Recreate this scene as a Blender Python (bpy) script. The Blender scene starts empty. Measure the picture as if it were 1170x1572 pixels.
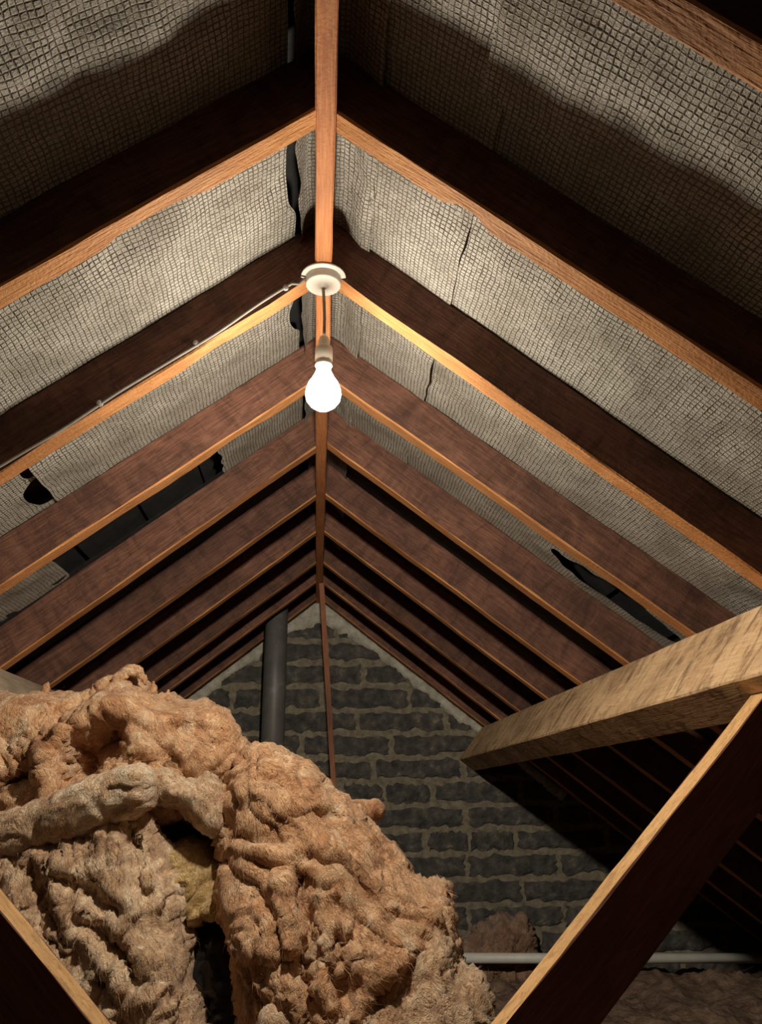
import bpy, bmesh, math, random
import numpy as np
from mathutils import Matrix, Vector

# ------------------------------------------------------------------ camera, world, light, exposure
random.seed(7); rng = np.random.default_rng(7)
sc = bpy.context.scene
col = sc.collection
EYE = 0.85                      # height of the lens above the attic floor
F_PX, PITCH, YAW, ROLL = 1207.9, math.radians(20.0713), math.radians(4.6613), math.radians(-0.7551)
fw = np.array([math.sin(YAW)*math.cos(PITCH), math.cos(YAW)*math.cos(PITCH), math.sin(PITCH)])
r0 = np.array([math.cos(YAW), -math.sin(YAW), 0.0]); u0 = np.cross(r0, fw)
rt = r0*math.cos(ROLL) + u0*math.sin(ROLL); up = np.cross(rt, fw)
cd = bpy.data.cameras.new('camera'); cam = bpy.data.objects.new('camera', cd); col.objects.link(cam)
cd.sensor_fit = 'HORIZONTAL'; cd.sensor_width = 36; cd.lens = F_PX/1170*36
cd.clip_start = 0.02
cam.matrix_world = Matrix(((rt[0], up[0], -fw[0], 0), (rt[1], up[1], -fw[1], 0), (rt[2], up[2], -fw[2], EYE), (0, 0, 0, 1)))
sc.camera = cam

world = bpy.data.worlds.new('world'); sc.world = world; world.use_nodes = True
bg = world.node_tree.nodes['Background']
bg.inputs['Color'].default_value = (0.42, 0.5, 0.62, 1); bg.inputs['Strength'].default_value = 0.006  # dim bluish ambient fill, added; the attic has no such source

vs = sc.view_settings
vs.view_transform = 'Standard'; vs.look = 'None'; vs.gamma = 1; vs.use_curve_mapping = False
vs.exposure = 0.0
BULB_POWER = 33.0
BULB = (0.0, 1.34, 0.735)

# ------------------------------------------------------------------ helpers
# scene coordinates below: origin at the lens, x right, y along the ridge, z up; everything is lifted by EYE at the end
def at(x, y, Y):                # a point of the photograph at depth Y along the ridge
    d = fw*F_PX + rt*(x-585) - up*(y-786)
    return d/d[1]*Y

def link(name, me, mats, parent=None):
    o = bpy.data.objects.new(name, me); col.objects.link(o)
    if not isinstance(mats, (list, tuple)): mats = [mats]
    if not me.materials:
        for m in mats: me.materials.append(m)
    if parent is not None: o.parent = parent
    return o

def tag(o, label, cat, group=None):
    o['label'] = label; o['category'] = cat
    if group: o['group'] = group
    return o

def empty(name, loc=(0, 0, 0)):
    o = bpy.data.objects.new(name, None); col.objects.link(o); o.location = loc; o.empty_display_size = .05
    return o

def mesh(name, v, f, mi=None, smooth=False):
    me = bpy.data.meshes.new(name)
    me.from_pydata([tuple(map(float, p)) for p in v], [], [tuple(map(int, q)) for q in f])
    if mi is not None: me.polygons.foreach_set('material_index', np.asarray(mi, dtype=np.int32))
    if smooth: me.polygons.foreach_set('use_smooth', np.ones(len(me.polygons), dtype=bool))
    me.update()
    return me

def _hash(ix, iy, iz, seed):
    h = (ix.astype(np.int64)*374761393 + iy.astype(np.int64)*668265263 + iz.astype(np.int64)*2147483647 + seed*1274126177) & 0xffffffff
    h = ((h ^ (h >> 13))*1274126177) & 0xffffffff
    h = ((h ^ (h >> 16))*2246822519) & 0xffffffff
    return h ^ (h >> 15)

def noise(p, seed=0):           # gradient noise, about -1..1, p (n,3)
    p = np.asarray(p, float); i = np.floor(p); f = p-i; u = f*f*f*(f*(f*6-15)+10)
    out = np.zeros(len(p))
    for dx in (0, 1):
        for dy in (0, 1):
            for dz in (0, 1):
                h = _hash(i[:, 0]+dx, i[:, 1]+dy, i[:, 2]+dz, seed)
                gx = (h & 1023)/511.5-1; gy = ((h >> 10) & 1023)/511.5-1; gz = ((h >> 20) & 1023)/511.5-1
                w = (u[:, 0] if dx else 1-u[:, 0])*(u[:, 1] if dy else 1-u[:, 1])*(u[:, 2] if dz else 1-u[:, 2])
                out += w*(gx*(f[:, 0]-dx)+gy*(f[:, 1]-dy)+gz*(f[:, 2]-dz))
    return out*1.3

def fbm(p, seed=0, o=4, g=.5):
    s = np.zeros(len(p)); a = 1.0
    for k in range(o):
        s += a*noise(p*(2.03**k)+k*17.3, seed+k*31); a *= g
    return s

def ridged(p, seed=0, o=3):
    s = np.zeros(len(p)); a = 1.0
    for k in range(o):
        s += a*(1-2*np.abs(noise(p*(2.03**k)+k*9.7, seed+k*13))); a *= .5
    return s

def tube(path, rad, n=10, cap=True):      # rad scalar or list
    path = [Vector(p) for p in path]; v = []; f = []
    prev = None
    for i, p in enumerate(path):
        t = (path[min(i+1, len(path)-1)]-path[max(i-1, 0)]).normalized()
        if prev is None:
            a = t.orthogonal().normalized()
        else:
            a = (prev-t*prev.dot(t)).normalized()
        prev = a; b = t.cross(a)
        r = rad[i] if isinstance(rad, (list, tuple)) else rad
        for k in range(n):
            c = 2*math.pi*k/n; v.append(p+(a*math.cos(c)+b*math.sin(c))*r)
    for i in range(len(path)-1):
        for k in range(n):
            f.append((i*n+k, i*n+(k+1) % n, (i+1)*n+(k+1) % n, (i+1)*n+k))
    if cap:
        f.append(tuple(range(n-1, -1, -1))); f.append(tuple((len(path)-1)*n+k for k in range(n)))
    return v, f

def lathe(prof, n=40):                    # profile of (radius, z)
    v = []; f = []
    for r, z in prof:
        for k in range(n):
            c = 2*math.pi*k/n; v.append((r*math.cos(c), r*math.sin(c), z))
    for i in range(len(prof)-1):
        for k in range(n):
            f.append((i*n+k, i*n+(k+1) % n, (i+1)*n+(k+1) % n, (i+1)*n+k))
    return v, f

# ------------------------------------------------------------------ materials
def nodes(name):
    m = bpy.data.materials.new(name); m.use_nodes = True
    nt = m.node_tree; b = nt.nodes['Principled BSDF']
    return m, nt, b

def N(nt, typ, **kw):
    n = nt.nodes.new(typ)
    for k, val in kw.items():
        if k in n.inputs: n.inputs[k].default_value = val
        else: setattr(n, k, val)
    return n

def ramp(nt, stops, src=None):
    n = nt.nodes.new('ShaderNodeValToRGB'); e = n.color_ramp.elements
    while len(e) < len(stops): e.new(.5)
    for i, (p, c) in enumerate(stops):
        e[i].position = p; e[i].color = (*c, 1)
    if src is not None: nt.links.new(src, n.inputs['Fac'])
    return n

def mixc(nt, fac, a, b, mode='MIX'):
    n = nt.nodes.new('ShaderNodeMix'); n.data_type = 'RGBA'; n.blend_type = mode
    for s, val in ((0, fac), (6, a), (7, b)):
        if hasattr(val, 'is_linked'): nt.links.new(val, n.inputs[s])
        elif s == 0: n.inputs[0].default_value = val
        else: n.inputs[s].default_value = (*val, 1)
    return n.outputs[2]

def mth(nt, op, a, b=None, c=None):
    n = nt.nodes.new('ShaderNodeMath'); n.operation = op
    for i, val in enumerate((a, b, c)):
        if val is None: continue
        if hasattr(val, 'is_linked'): nt.links.new(val, n.inputs[i])
        else: n.inputs[i].default_value = val
    return n.outputs[0]

def wood(name, dark, mid, light, rough=.75, stain=(.03, .02, .016), stain_amt=.5, speck=0.3, bump=.35, grain=1.0, dabs=0.0):
    m, nt, b = nodes(name); L = nt.links
    tc = N(nt, 'ShaderNodeTexCoord'); oi = N(nt, 'ShaderNodeObjectInfo')
    off = N(nt, 'ShaderNodeVectorMath', operation='SCALE'); off.inputs[0].default_value = (7.3, 3.1, 5.7)
    L.new(oi.outputs['Random'], off.inputs['Scale'])
    add = N(nt, 'ShaderNodeVectorMath', operation='ADD'); L.new(tc.outputs['Object'], add.inputs[0]); L.new(off.outputs[0], add.inputs[1])
    mp = N(nt, 'ShaderNodeMapping'); mp.inputs['Scale'].default_value = (2.2, 26, 26); L.new(add.outputs[0], mp.inputs['Vector'])
    n1 = N(nt, 'ShaderNodeTexNoise', Scale=1.0, Detail=3.0, Roughness=.55, Distortion=.4); L.new(mp.outputs[0], n1.inputs['Vector'])
    rings = mth(nt, 'FRACT', mth(nt, 'MULTIPLY', n1.outputs['Fac'], 11*grain))
    saw = mth(nt, 'ABSOLUTE', mth(nt, 'SUBTRACT', rings, .55))
    mp2 = N(nt, 'ShaderNodeMapping'); mp2.inputs['Scale'].default_value = (14, 320, 320); L.new(add.outputs[0], mp2.inputs['Vector'])
    n2 = N(nt, 'ShaderNodeTexNoise', Scale=1.0, Detail=2.0); L.new(mp2.outputs[0], n2.inputs['Vector'])
    g = mth(nt, 'ADD', mth(nt, 'ADD', mth(nt, 'MULTIPLY', saw, .42), .13), mth(nt, 'MULTIPLY', n2.outputs['Fac'], .6))
    rc = ramp(nt, [(.2, dark), (.5, mid), (.8, light)], g)
    # blotchy age stains and specks
    n3 = N(nt, 'ShaderNodeTexNoise', Scale=5.0, Detail=5.0, Roughness=.6); mp3 = N(nt, 'ShaderNodeMapping'); mp3.inputs['Scale'].default_value = (.7, 1.6, 1.6); L.new(add.outputs[0], mp3.inputs['Vector']); L.new(mp3.outputs[0], n3.inputs['Vector'])
    st = ramp(nt, [(.42, (0, 0, 0)), (.68, (1, 1, 1))], n3.outputs['Fac'])
    c = mixc(nt, mth(nt, 'MULTIPLY', st.outputs[0], stain_amt), rc.outputs[0], stain)
    n4 = N(nt, 'ShaderNodeTexNoise', Scale=170.0, Detail=2.0); L.new(add.outputs[0], n4.inputs['Vector'])
    sp = ramp(nt, [(.62, (0, 0, 0)), (.72, (1, 1, 1))], n4.outputs['Fac'])
    c = mixc(nt, mth(nt, 'MULTIPLY', sp.outputs[0], speck), c, stain)
    if dabs:
        mpd = N(nt, 'ShaderNodeMapping'); mpd.inputs['Scale'].default_value = (24, 34, 9); mpd.inputs['Rotation'].default_value = (0, .75, 0); L.new(add.outputs[0], mpd.inputs['Vector'])
        n5 = N(nt, 'ShaderNodeTexNoise', Scale=1.0, Detail=6.0, Roughness=.7, Distortion=1.0); L.new(mpd.outputs[0], n5.inputs['Vector'])
        dbr = ramp(nt, [(.50, (0, 0, 0)), (.63, (1, 1, 1))], n5.outputs['Fac'])
        c = mixc(nt, mth(nt, 'MULTIPLY', dbr.outputs[0], dabs), c, stain)
        pbr = ramp(nt, [(.33, (1, 1, 1)), (.47, (0, 0, 0))], n5.outputs['Fac'])
        c = mixc(nt, mth(nt, 'MULTIPLY', pbr.outputs[0], .6*dabs), c, light)
    hs = N(nt, 'ShaderNodeHueSaturation'); L.new(c, hs.inputs['Color'])
    L.new(mth(nt, 'MULTIPLY_ADD', oi.outputs['Random'], .35, .82), hs.inputs['Value'])
    L.new(hs.outputs[0], b.inputs['Base Color'])
    b.inputs['Roughness'].default_value = rough; b.inputs['Specular IOR Level'].default_value = .25
    bp = N(nt, 'ShaderNodeBump', Strength=bump, Distance=.004)
    L.new(mth(nt, 'ADD', g, mth(nt, 'MULTIPLY', n4.outputs['Fac'], .6)), bp.inputs['Height']); L.new(bp.outputs[0], b.inputs['Normal'])
    return m

M = {}
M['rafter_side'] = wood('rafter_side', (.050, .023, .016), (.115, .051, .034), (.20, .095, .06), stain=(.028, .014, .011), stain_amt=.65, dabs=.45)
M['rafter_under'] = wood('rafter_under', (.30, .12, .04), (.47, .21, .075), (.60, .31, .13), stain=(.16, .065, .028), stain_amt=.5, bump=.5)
M['ridge_wood'] = wood('ridge_wood', (.28, .10, .035), (.42, .16, .06), (.52, .24, .10), stain=(.15, .06, .03), stain_amt=.45)
M['purlin_wood'] = wood('purlin_wood', (.42, .25, .12), (.56, .37, .20), (.68, .50, .31), stain=(.15, .085, .05), stain_amt=.55, speck=.6, dabs=.8)
M['purlin_grey'] = wood('purlin_grey', (.20, .15, .10), (.36, .28, .20), (.46, .38, .28), stain=(.13, .10, .07), stain_amt=.7)
M['strut_top_lit'] = wood('strut_top_lit', (.40, .22, .09), (.56, .33, .14), (.66, .43, .21), stain=(.20, .11, .05), stain_amt=.4, speck=.7, dabs=.5)  # top edge of the struts: bulb light put into a paler wood colour
M['strut_face_shaded'] = wood('strut_face_shaded', (.07, .026, .016), (.12, .045, .028), (.17, .07, .042), stain=(.05, .02, .014), stain_amt=.4)  # other faces of the struts: shade put into a darker wood colour
M['batten_wood'] = wood('batten_wood', (.16, .06, .035), (.26, .10, .055), (.33, .15, .08))

def felt_mat():
    m, nt, b = nodes('hessian_felt'); L = nt.links
    tc = N(nt, 'ShaderNodeTexCoord')
    nz = N(nt, 'ShaderNodeTexNoise', Scale=14.0, Detail=3.0); L.new(tc.outputs['UV'], nz.inputs['Vector'])
    sub = N(nt, 'ShaderNodeVectorMath', operation='SUBTRACT'); L.new(nz.outputs['Color'], sub.inputs[0]); sub.inputs[1].default_value = (.5, .5, .5)
    sca = N(nt, 'ShaderNodeVectorMath', operation='SCALE'); L.new(sub.outputs[0], sca.inputs[0]); sca.inputs['Scale'].default_value = .013
    add = N(nt, 'ShaderNodeVectorMath', operation='ADD'); L.new(tc.outputs['UV'], add.inputs[0]); L.new(sca.outputs[0], add.inputs[1])
    sx = N(nt, 'ShaderNodeSeparateXYZ'); L.new(add.outputs[0], sx.inputs[0])
    brk = N(nt, 'ShaderNodeTexNoise', Scale=60.0, Detail=3.0); L.new(tc.outputs['UV'], brk.inputs['Vector'])
    lines = []
    for o, per in ((0, .0096), (1, .0092)):
        fr = mth(nt, 'FRACT', mth(nt, 'DIVIDE', sx.outputs[o], per))
        d = mth(nt, 'ABSOLUTE', mth(nt, 'SUBTRACT', fr, .5))          # 0 at the middle of a line
        wv = mth(nt, 'MULTIPLY_ADD', brk.outputs['Fac'], .55, -.10 if o else -.13)
        mr = N(nt, 'ShaderNodeMapRange'); mr.interpolation_type = 'SMOOTHSTEP'
        L.new(d, mr.inputs['Value']); mr.inputs['From Min'].default_value = .02; L.new(wv, mr.inputs['From Max'])
        mr.inputs['To Min'].default_value = 1; mr.inputs['To Max'].default_value = 0
        lines.append(mr.outputs[0])
    ln = mth(nt, 'MAXIMUM', lines[0], lines[1])
    fine = N(nt, 'ShaderNodeTexNoise', Scale=330.0, Detail=3.0, Roughness=.7); L.new(tc.outputs['UV'], fine.inputs['Vector'])
    cell = ramp(nt, [(.3, (.21, .195, .168)), (.5, (.385, .365, .32)), (.72, (.64, .615, .56))], fine.outputs['Fac'])
    big = N(nt, 'ShaderNodeTexNoise', Scale=9.0, Detail=4.0); L.new(tc.outputs['UV'], big.inputs['Vector'])
    bl = ramp(nt, [(.3, (.62, .60, .57)), (.65, (1, 1, 1))], big.outputs['Fac'])
    c = mixc(nt, 1.0, cell.outputs[0], bl.outputs[0], 'MULTIPLY')
    c = mixc(nt, mth(nt, 'MULTIPLY', ln, mth(nt, 'MULTIPLY_ADD', big.outputs['Fac'], 1.1, .18)), c, (.075, .064, .05))
    L.new(c, b.inputs['Base Color'])
    b.inputs['Roughness'].default_value = .85; b.inputs['Specular IOR Level'].default_value = .2
    bp = N(nt, 'ShaderNodeBump', Strength=.75, Distance=.004)
    h = mth(nt, 'ADD', mth(nt, 'MULTIPLY', ln, -1.0), mth(nt, 'MULTIPLY', fine.outputs['Fac'], .7))
    L.new(h, bp.inputs['Height']); L.new(bp.outputs[0], b.inputs['Normal'])
    return m
M['felt'] = felt_mat()

def rough_mat(name, stops, scale=20, rough=.9, bump=.4, dist=.004, spec=.2, bscale=None, detail=5.0):
    m, nt, b = nodes(name); L = nt.links
    tc = N(nt, 'ShaderNodeTexCoord')
    n1 = N(nt, 'ShaderNodeTexNoise', Scale=float(scale), Detail=detail, Roughness=.62); L.new(tc.outputs['Object'], n1.inputs['Vector'])
    rc = ramp(nt, stops, n1.outputs['Fac'])
    L.new(rc.outputs[0], b.inputs['Base Color'])
    n2 = N(nt, 'ShaderNodeTexNoise', Scale=float(bscale or scale*4), Detail=4.0, Roughness=.65); L.new(tc.outputs['Object'], n2.inputs['Vector'])
    bp = N(nt, 'ShaderNodeBump', Strength=bump, Distance=dist); L.new(n2.outputs['Fac'], bp.inputs['Height']); L.new(bp.outputs[0], b.inputs['Normal'])
    b.inputs['Roughness'].default_value = rough; b.inputs['Specular IOR Level'].default_value = spec
    return m

M['brick'] = rough_mat('clinker_brick', [(.3, (.030, .028, .027)), (.5, (.062, .058, .054)), (.62, (.095, .087, .074)), (.74, (.2, .175, .13))], 22, bump=.7, dist=.006)
M['mortar'] = rough_mat('mortar', [(.3, (.10, .088, .066)), (.55, (.19, .165, .12)), (.8, (.27, .245, .19))], 30, bump=.6, dist=.005)
M['verge'] = rough_mat('pale_mortar', [(.3, (.26, .24, .2)), (.55, (.42, .40, .34)), (.8, (.56, .54, .48))], 26, bump=.8, dist=.008)
M['slate'] = rough_mat('dark_slate', [(.3, (.010, .010, .011)), (.7, (.022, .021, .021))], 15)
M['felt_dark'] = rough_mat('near_black_felt', [(.3, (.014, .014, .015)), (.7, (.032, .031, .031))], 40, bump=.3)
M['plaster'] = rough_mat('white_plastic', [(.3, (.74, .71, .64)), (.7, (.80, .77, .70))], 8, rough=.4, bump=.02, spec=.5)
M['holder'] = rough_mat('lamp_holder_plastic', [(.3, (.64, .57, .46)), (.7, (.74, .67, .56))], 30, rough=.5, bump=.05, spec=.4)
M['cord'] = rough_mat('grey_cord', [(.3, (.22, .18, .14)), (.7, (.30, .25, .2))], 60, rough=.6, bump=.05)
M['cable'] = rough_mat('grey_cable', [(.3, (.24, .22, .19)), (.7, (.36, .33, .29))], 40, rough=.55, bump=.05)
M['metal'] = rough_mat('dull_nail_metal', [(.3, (.35, .33, .3)), (.7, (.5, .48, .45))], 40, rough=.4, bump=.05)
M['pipe'] = rough_mat('grey_pipe', [(.3, (.075, .073, .07)), (.55, (.105, .1, .095)), (.8, (.2, .19, .175))], 9, rough=.5, bump=.12, spec=.4)
M['conduit'] = rough_mat('conduit_plastic', [(.3, (.50, .50, .47)), (.7, (.62, .62, .58))], 14, rough=.45, bump=.06, spec=.4)
M['debris'] = rough_mat('dusty_floor', [(.25, (.07, .045, .032)), (.5, (.16, .105, .072)), (.68, (.24, .165, .115)), (.8, (.42, .36, .3))], 16, bump=.9, dist=.012)
M['bag'] = rough_mat('black_polythene', [(.3, (.006, .006, .008)), (.7, (.014, .015, .018))], 10, rough=.22, bump=.25, dist=.01, spec=.6, bscale=24)

def wool(name, shade, mid, light, pale):
    m, nt, b = nodes(name); L = nt.links
    tc = N(nt, 'ShaderNodeTexCoord')
    wp = N(nt, 'ShaderNodeTexNoise', Scale=9.0, Detail=3.0); L.new(tc.outputs['Object'], wp.inputs['Vector'])
    s1 = N(nt, 'ShaderNodeVectorMath', operation='SCALE'); L.new(wp.outputs['Color'], s1.inputs[0]); s1.inputs['Scale'].default_value = .12
    ad = N(nt, 'ShaderNodeVectorMath', operation='ADD'); L.new(tc.outputs['Object'], ad.inputs[0]); L.new(s1.outputs[0], ad.inputs[1])
    n1 = N(nt, 'ShaderNodeTexNoise', Scale=13.0, Detail=8.0, Roughness=.68, Distortion=1.2); L.new(ad.outputs[0], n1.inputs['Vector'])
    rc = ramp(nt, [(.34, shade), (.46, mid), (.55, light), (.68, pale)], n1.outputs['Fac'])
    mp = N(nt, 'ShaderNodeMapping'); mp.inputs['Scale'].default_value = (190, 190, 38); mp.inputs['Rotation'].default_value = (.3, .5, .2); L.new(ad.outputs[0], mp.inputs['Vector'])
    fb = N(nt, 'ShaderNodeTexNoise', Scale=1.0, Detail=3.0, Roughness=.6, Distortion=1.5); L.new(mp.outputs[0], fb.inputs['Vector'])
    fr = ramp(nt, [(.3, (.45, .40, .36)), (.58, (1, 1, 1))], fb.outputs['Fac'])
    c = mixc(nt, .8, rc.outputs[0], fr.outputs[0], 'MULTIPLY')
    L.new(c, b.inputs['Base Color'])
    b.inputs['Roughness'].default_value = .95; b.inputs['Specular IOR Level'].default_value = .1
    b.inputs['Sheen Weight'].default_value = .15; b.inputs['Sheen Roughness'].default_value = .5
    bp = N(nt, 'ShaderNodeBump', Strength=.85, Distance=.007)
    L.new(mth(nt, 'ADD', fb.outputs['Fac'], mth(nt, 'MULTIPLY', n1.outputs['Fac'], 1.5)), bp.inputs['Height']); L.new(bp.outputs[0], b.inputs['Normal'])
    return m
M['wool'] = wool('pink_glass_wool', (.40, .185, .085), (.66, .37, .195), (.79, .50, .29), (.90, .70, .49))
M['wool_pale'] = wool('pale_glass_wool', (.46, .28, .16), (.67, .46, .29), (.80, .62, .43), (.90, .79, .63))
M['wool_tan'] = wool('tan_glass_wool', (.36, .21, .115), (.61, .40, .245), (.75, .54, .35), (.87, .71, .53))
M['wool_dull'] = wool('dirty_glass_wool', (.16, .085, .05), (.26, .15, .095), (.34, .21, .14), (.44, .31, .22))
M['wool_yellow'] = wool('yellow_foam', (.34, .21, .08), (.56, .38, .16), (.70, .52, .26), (.82, .68, .42))

# ------------------------------------------------------------------ roof geometry
TH = math.radians(38.1); CT, ST = math.cos(TH), math.sin(TH)
DEPTH, THICK = 0.100, 0.043
SL = 2.95                                  # rafter length
def slope_pt(side, s, Y, off):             # s down the slope from the ridge, off above the underside plane of the rafters
    x = .016 + s*CT + off*ST; z = 1.004 - s*ST + off*CT
    return (side*x, Y, z)

def timber(name, length, w, d, mats, under=(0,), seg=.03, wob=.0015, bev=.003, seed=0, notches=(), plumb=0.0):
    # a sawn length of wood along local +x; width along y, depth along z (0..d); chamfered and slightly uneven
    n = max(4, int(length/seg)); xs = np.linspace(0, length, n+1)
    h = w/2
    prof = np.array([(-h+bev, 0), (h-bev, 0), (h, bev), (h, d-bev), (h-bev, d), (-h+bev, d), (-h, d-bev), (-h, bev)])
    V = np.zeros((n+1, 8, 3)); V[:, :, 0] = xs[:, None]; V[:, :, 1:] = prof[None]
    for k in range(8):
        q = np.stack([xs*4, np.full(n+1, k//2*3.3), np.full(n+1, seed*1.7)], 1)
        V[:, k, 1] += wob*fbm(q, seed+1, 3)*1.4; V[:, k, 2] += wob*fbm(q+40, seed+2, 3)*1.4
        q2 = np.stack([xs*55, np.full(n+1, k*3.3), np.full(n+1, seed*1.7)], 1)
        V[:, k, 2] += wob*.35*noise(q2, seed+5); V[:, k, 1] += wob*.35*noise(q2+9, seed+6)
    V[:, :, 0] -= plumb*V[:, :, 2]*np.clip(1-xs/.15, 0, 1)[:, None]
    for s0, wd, dep, corner in notches:    # wane or chips on an arris
        g = np.exp(-((xs-s0)/wd)**4)
        for k in ((1, 2) if corner > 0 else (0, 7)):
            V[:, k, 1] -= corner*g*dep; 
            if k in (2, 7): V[:, k, 2] += g*dep*.8
    f = []; mi = []
    for i in range(n):
        for k in range(8):
            f.append((i*8+k, (i+1)*8+k, (i+1)*8+(k+1) % 8, i*8+(k+1) % 8))
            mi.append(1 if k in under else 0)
    f.append(tuple(range(8))); f.append(tuple(n*8+k for k in range(7, -1, -1))); mi += [0, 0]
    me = mesh(name, V.reshape(-1, 3), f, mi)
    return link(name, me, mats)

# ---- ceilings: felt sheets over the rafters and the slates above
def felt_sheet(parent, side, s0, s1, y0, y1, off, seed, holes=(), curl=0.0, ds=.0125, ragged=.01, mat='felt'):
    ns = int((s1-s0)/ds)+1; ny = int((y1-y0)/min(ds, .0125))+1
    S, Yg = np.meshgrid(np.linspace(s0, s1, ns), np.linspace(y0, y1, ny), indexing='ij')
    s = S.ravel(); y = Yg.ravel(); z0 = np.zeros_like(s)
    fr = np.mod(y-BAY0, BAY)/BAY                                   # 0..1 inside one bay
    sag = np.sin(np.pi*np.clip(fr, 0, 1))**1.3
    amp = .010+.008*noise(np.stack([s*2.2, np.floor((y-BAY0)/BAY)*5.1, z0+seed], 1), seed)
    wr = .006*fbm(np.stack([s*7, y*9, z0+seed*3], 1), seed+3, 4)*(.35+sag)
    o = off - sag*amp + wr
    if curl: o -= curl*np.exp(-((s1-s)/.03)**2)*(.6+.6*noise(np.stack([y*6, z0, z0], 1), seed+9))
    edge = ragged*noise(np.stack([y*18, z0, z0+seed], 1), seed+11)
    s_use = s+np.where(s > s1-.02, edge, 0)
    x3 = side*(.016+s_use*CT+o*ST); z3 = 1.004-s_use*ST+o*CT
    keep = np.ones(len(s), bool)
    for h in holes: keep &= ~h(s, y)
    idx = np.arange(ns*ny).reshape(ns, ny)
    a, b2, c, d = idx[:-1, :-1].ravel(), idx[1:, :-1].ravel(), idx[1:, 1:].ravel(), idx[:-1, 1:].ravel()
    ok = keep[a] & keep[b2] & keep[c] & keep[d]
    F = np.stack([a, b2, c, d], 1)[ok]
    used = np.unique(F); remap = -np.ones(ns*ny, int); remap[used] = np.arange(len(used))
    F = remap[F]; Vv = np.stack([x3, y, z3], 1)[used]
    if holes:                                                      # soften the torn edges
        E_ = np.sort(np.concatenate([F[:, [k, (k+1) % 4]] for k in range(4)]), axis=1)
        ue, ct = np.unique(E_, axis=0, return_counts=True); be = ue[ct == 1]
        for _ in range(4):
            acc = np.zeros_like(Vv); cn_ = np.zeros(len(Vv))
            np.add.at(acc, be[:, 0], Vv[be[:, 1]]); np.add.at(acc, be[:, 1], Vv[be[:, 0]]); np.add.at(cn_, be[:, 0], 1); np.add.at(cn_, be[:, 1], 1)
            m_ = cn_ > 1; Vv[m_] = .4*Vv[m_]+.6*acc[m_]/cn_[m_][:, None]
    me = bpy.data.meshes.new('felt_sheet')
    me.vertices.add(len(Vv)); me.vertices.foreach_set('co', Vv.ravel())
    me.loops.add(F.size); me.loops.foreach_set('vertex_index', F.ravel().astype(np.int32))
    me.polygons.add(len(F)); me.polygons.foreach_set('loop_start', np.arange(0, F.size, 4, dtype=np.int32))
    me.polygons.foreach_set('use_smooth', np.ones(len(F), bool))
    uv = me.uv_layers.new(name='UVMap'); uvs = np.stack([s[used]+seed*.37, y[used]], 1)[F.ravel()]
    uv.data.foreach_set('uv', uvs.ravel()); me.update(calc_edges=True)
    return link('felt_sheet', me, M[mat], parent)

BAY0, BAY = .536, .4155
def blob(sc_, yc, rs, ry, seed, j=.35):
    def h(s, y):
        q = np.stack([s*16, y*16, np.full(len(s), seed*1.0)], 1)
        return ((s-sc_)/rs)**2+((y-yc)/ry)**2 < 1+j*2*fbm(q, seed, 3)
    return h
def rect(sa, sb, ya, yb, seed, j=.012):
    def h(s, y):
        q = np.stack([s*20, y*20, np.full(len(s), seed*1.0)], 1); e = j*fbm(q, seed, 3)
        return (s+e > sa) & (s+e < sb) & (y+e > ya) & (y+e < yb)
    return h

Y_NEAR, Y_FAR, Y_MID = -.55, 4.19, 2.20
ceil_l = empty('ceiling_left'); ceil_l['kind'] = 'structure'
ceil_r = empty('ceiling_right'); ceil_r['kind'] = 'structure'
felt_sheet(ceil_r, 1, .0, .228, Y_NEAR, Y_MID, DEPTH+.001, 3, curl=.003, ragged=.006)
felt_sheet(ceil_r, 1, .19, 1.25, Y_NEAR, Y_MID, DEPTH+.0035, 4, ds=.009, holes=[blob(.93, 2.03, .20, .04, 5)])
felt_sheet(ceil_r, 1, 1.22, 2.85, Y_NEAR, Y_MID, DEPTH+.012, 5, ds=.02)
felt_sheet(ceil_l, -1, -.02, .68, Y_NEAR, Y_MID, DEPTH+.001, 6, curl=.002, ds=.009, ragged=.004,
           holes=[rect(.27, .80, 1.80, 2.21, 7), blob(-.02, 1.16, .014, .10, 8), blob(-.02, 1.60, .022, .07, 9)])
felt_sheet(ceil_l, -1, .63, 1.6, Y_NEAR, Y_MID, DEPTH+.0035, 7, ds=.009,
           holes=[rect(.2, .78, 1.80, 2.21, 7), blob(.675, 1.685, .045, .06, 12, .5), rect(.6, .70, 1.555, 1.60, 13)])
felt_sheet(ceil_l, -1, 1.57, 2.85, Y_NEAR, Y_MID, DEPTH+.012, 8, ds=.02)
for side, par in ((-1, ceil_l), (1, ceil_r)):          # the far bays get near-black felt sheets
    felt_sheet(par, side, .0, 1.05, Y_MID-.03, Y_FAR, DEPTH+.004, 14+side, ds=.02, mat='felt_dark')
    felt_sheet(par, side, 1.0, 2.85, Y_MID-.03, Y_FAR, DEPTH+.010, 18+side, ds=.025, mat='felt_dark')
for side, par in ((-1, ceil_l), (1, ceil_r)):          # slates above, one stepped layer each side
    v = []; f = []
    for i, s in enumerate(np.arange(-.12, 2.95, .2)):
        for (ss, o) in ((s, DEPTH+.046), (s+.24, DEPTH+.036), (s+.24, DEPTH+.048), (s, DEPTH+.058)):
            for Y in (Y_NEAR, Y_FAR+.2): v.append(slope_pt(side, ss, Y, o))
        b0 = i*8
        f += [(b0, b0+1, b0+3, b0+2), (b0+2, b0+3, b0+5, b0+4), (b0+4, b0+5, b0+7, b0+6), (b0+6, b0+7, b0+1, b0)]
    o = link('slate_layer', mesh('slate_layer', v, f), M['slate'], par); o['kind'] = 'stuff'
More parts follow.
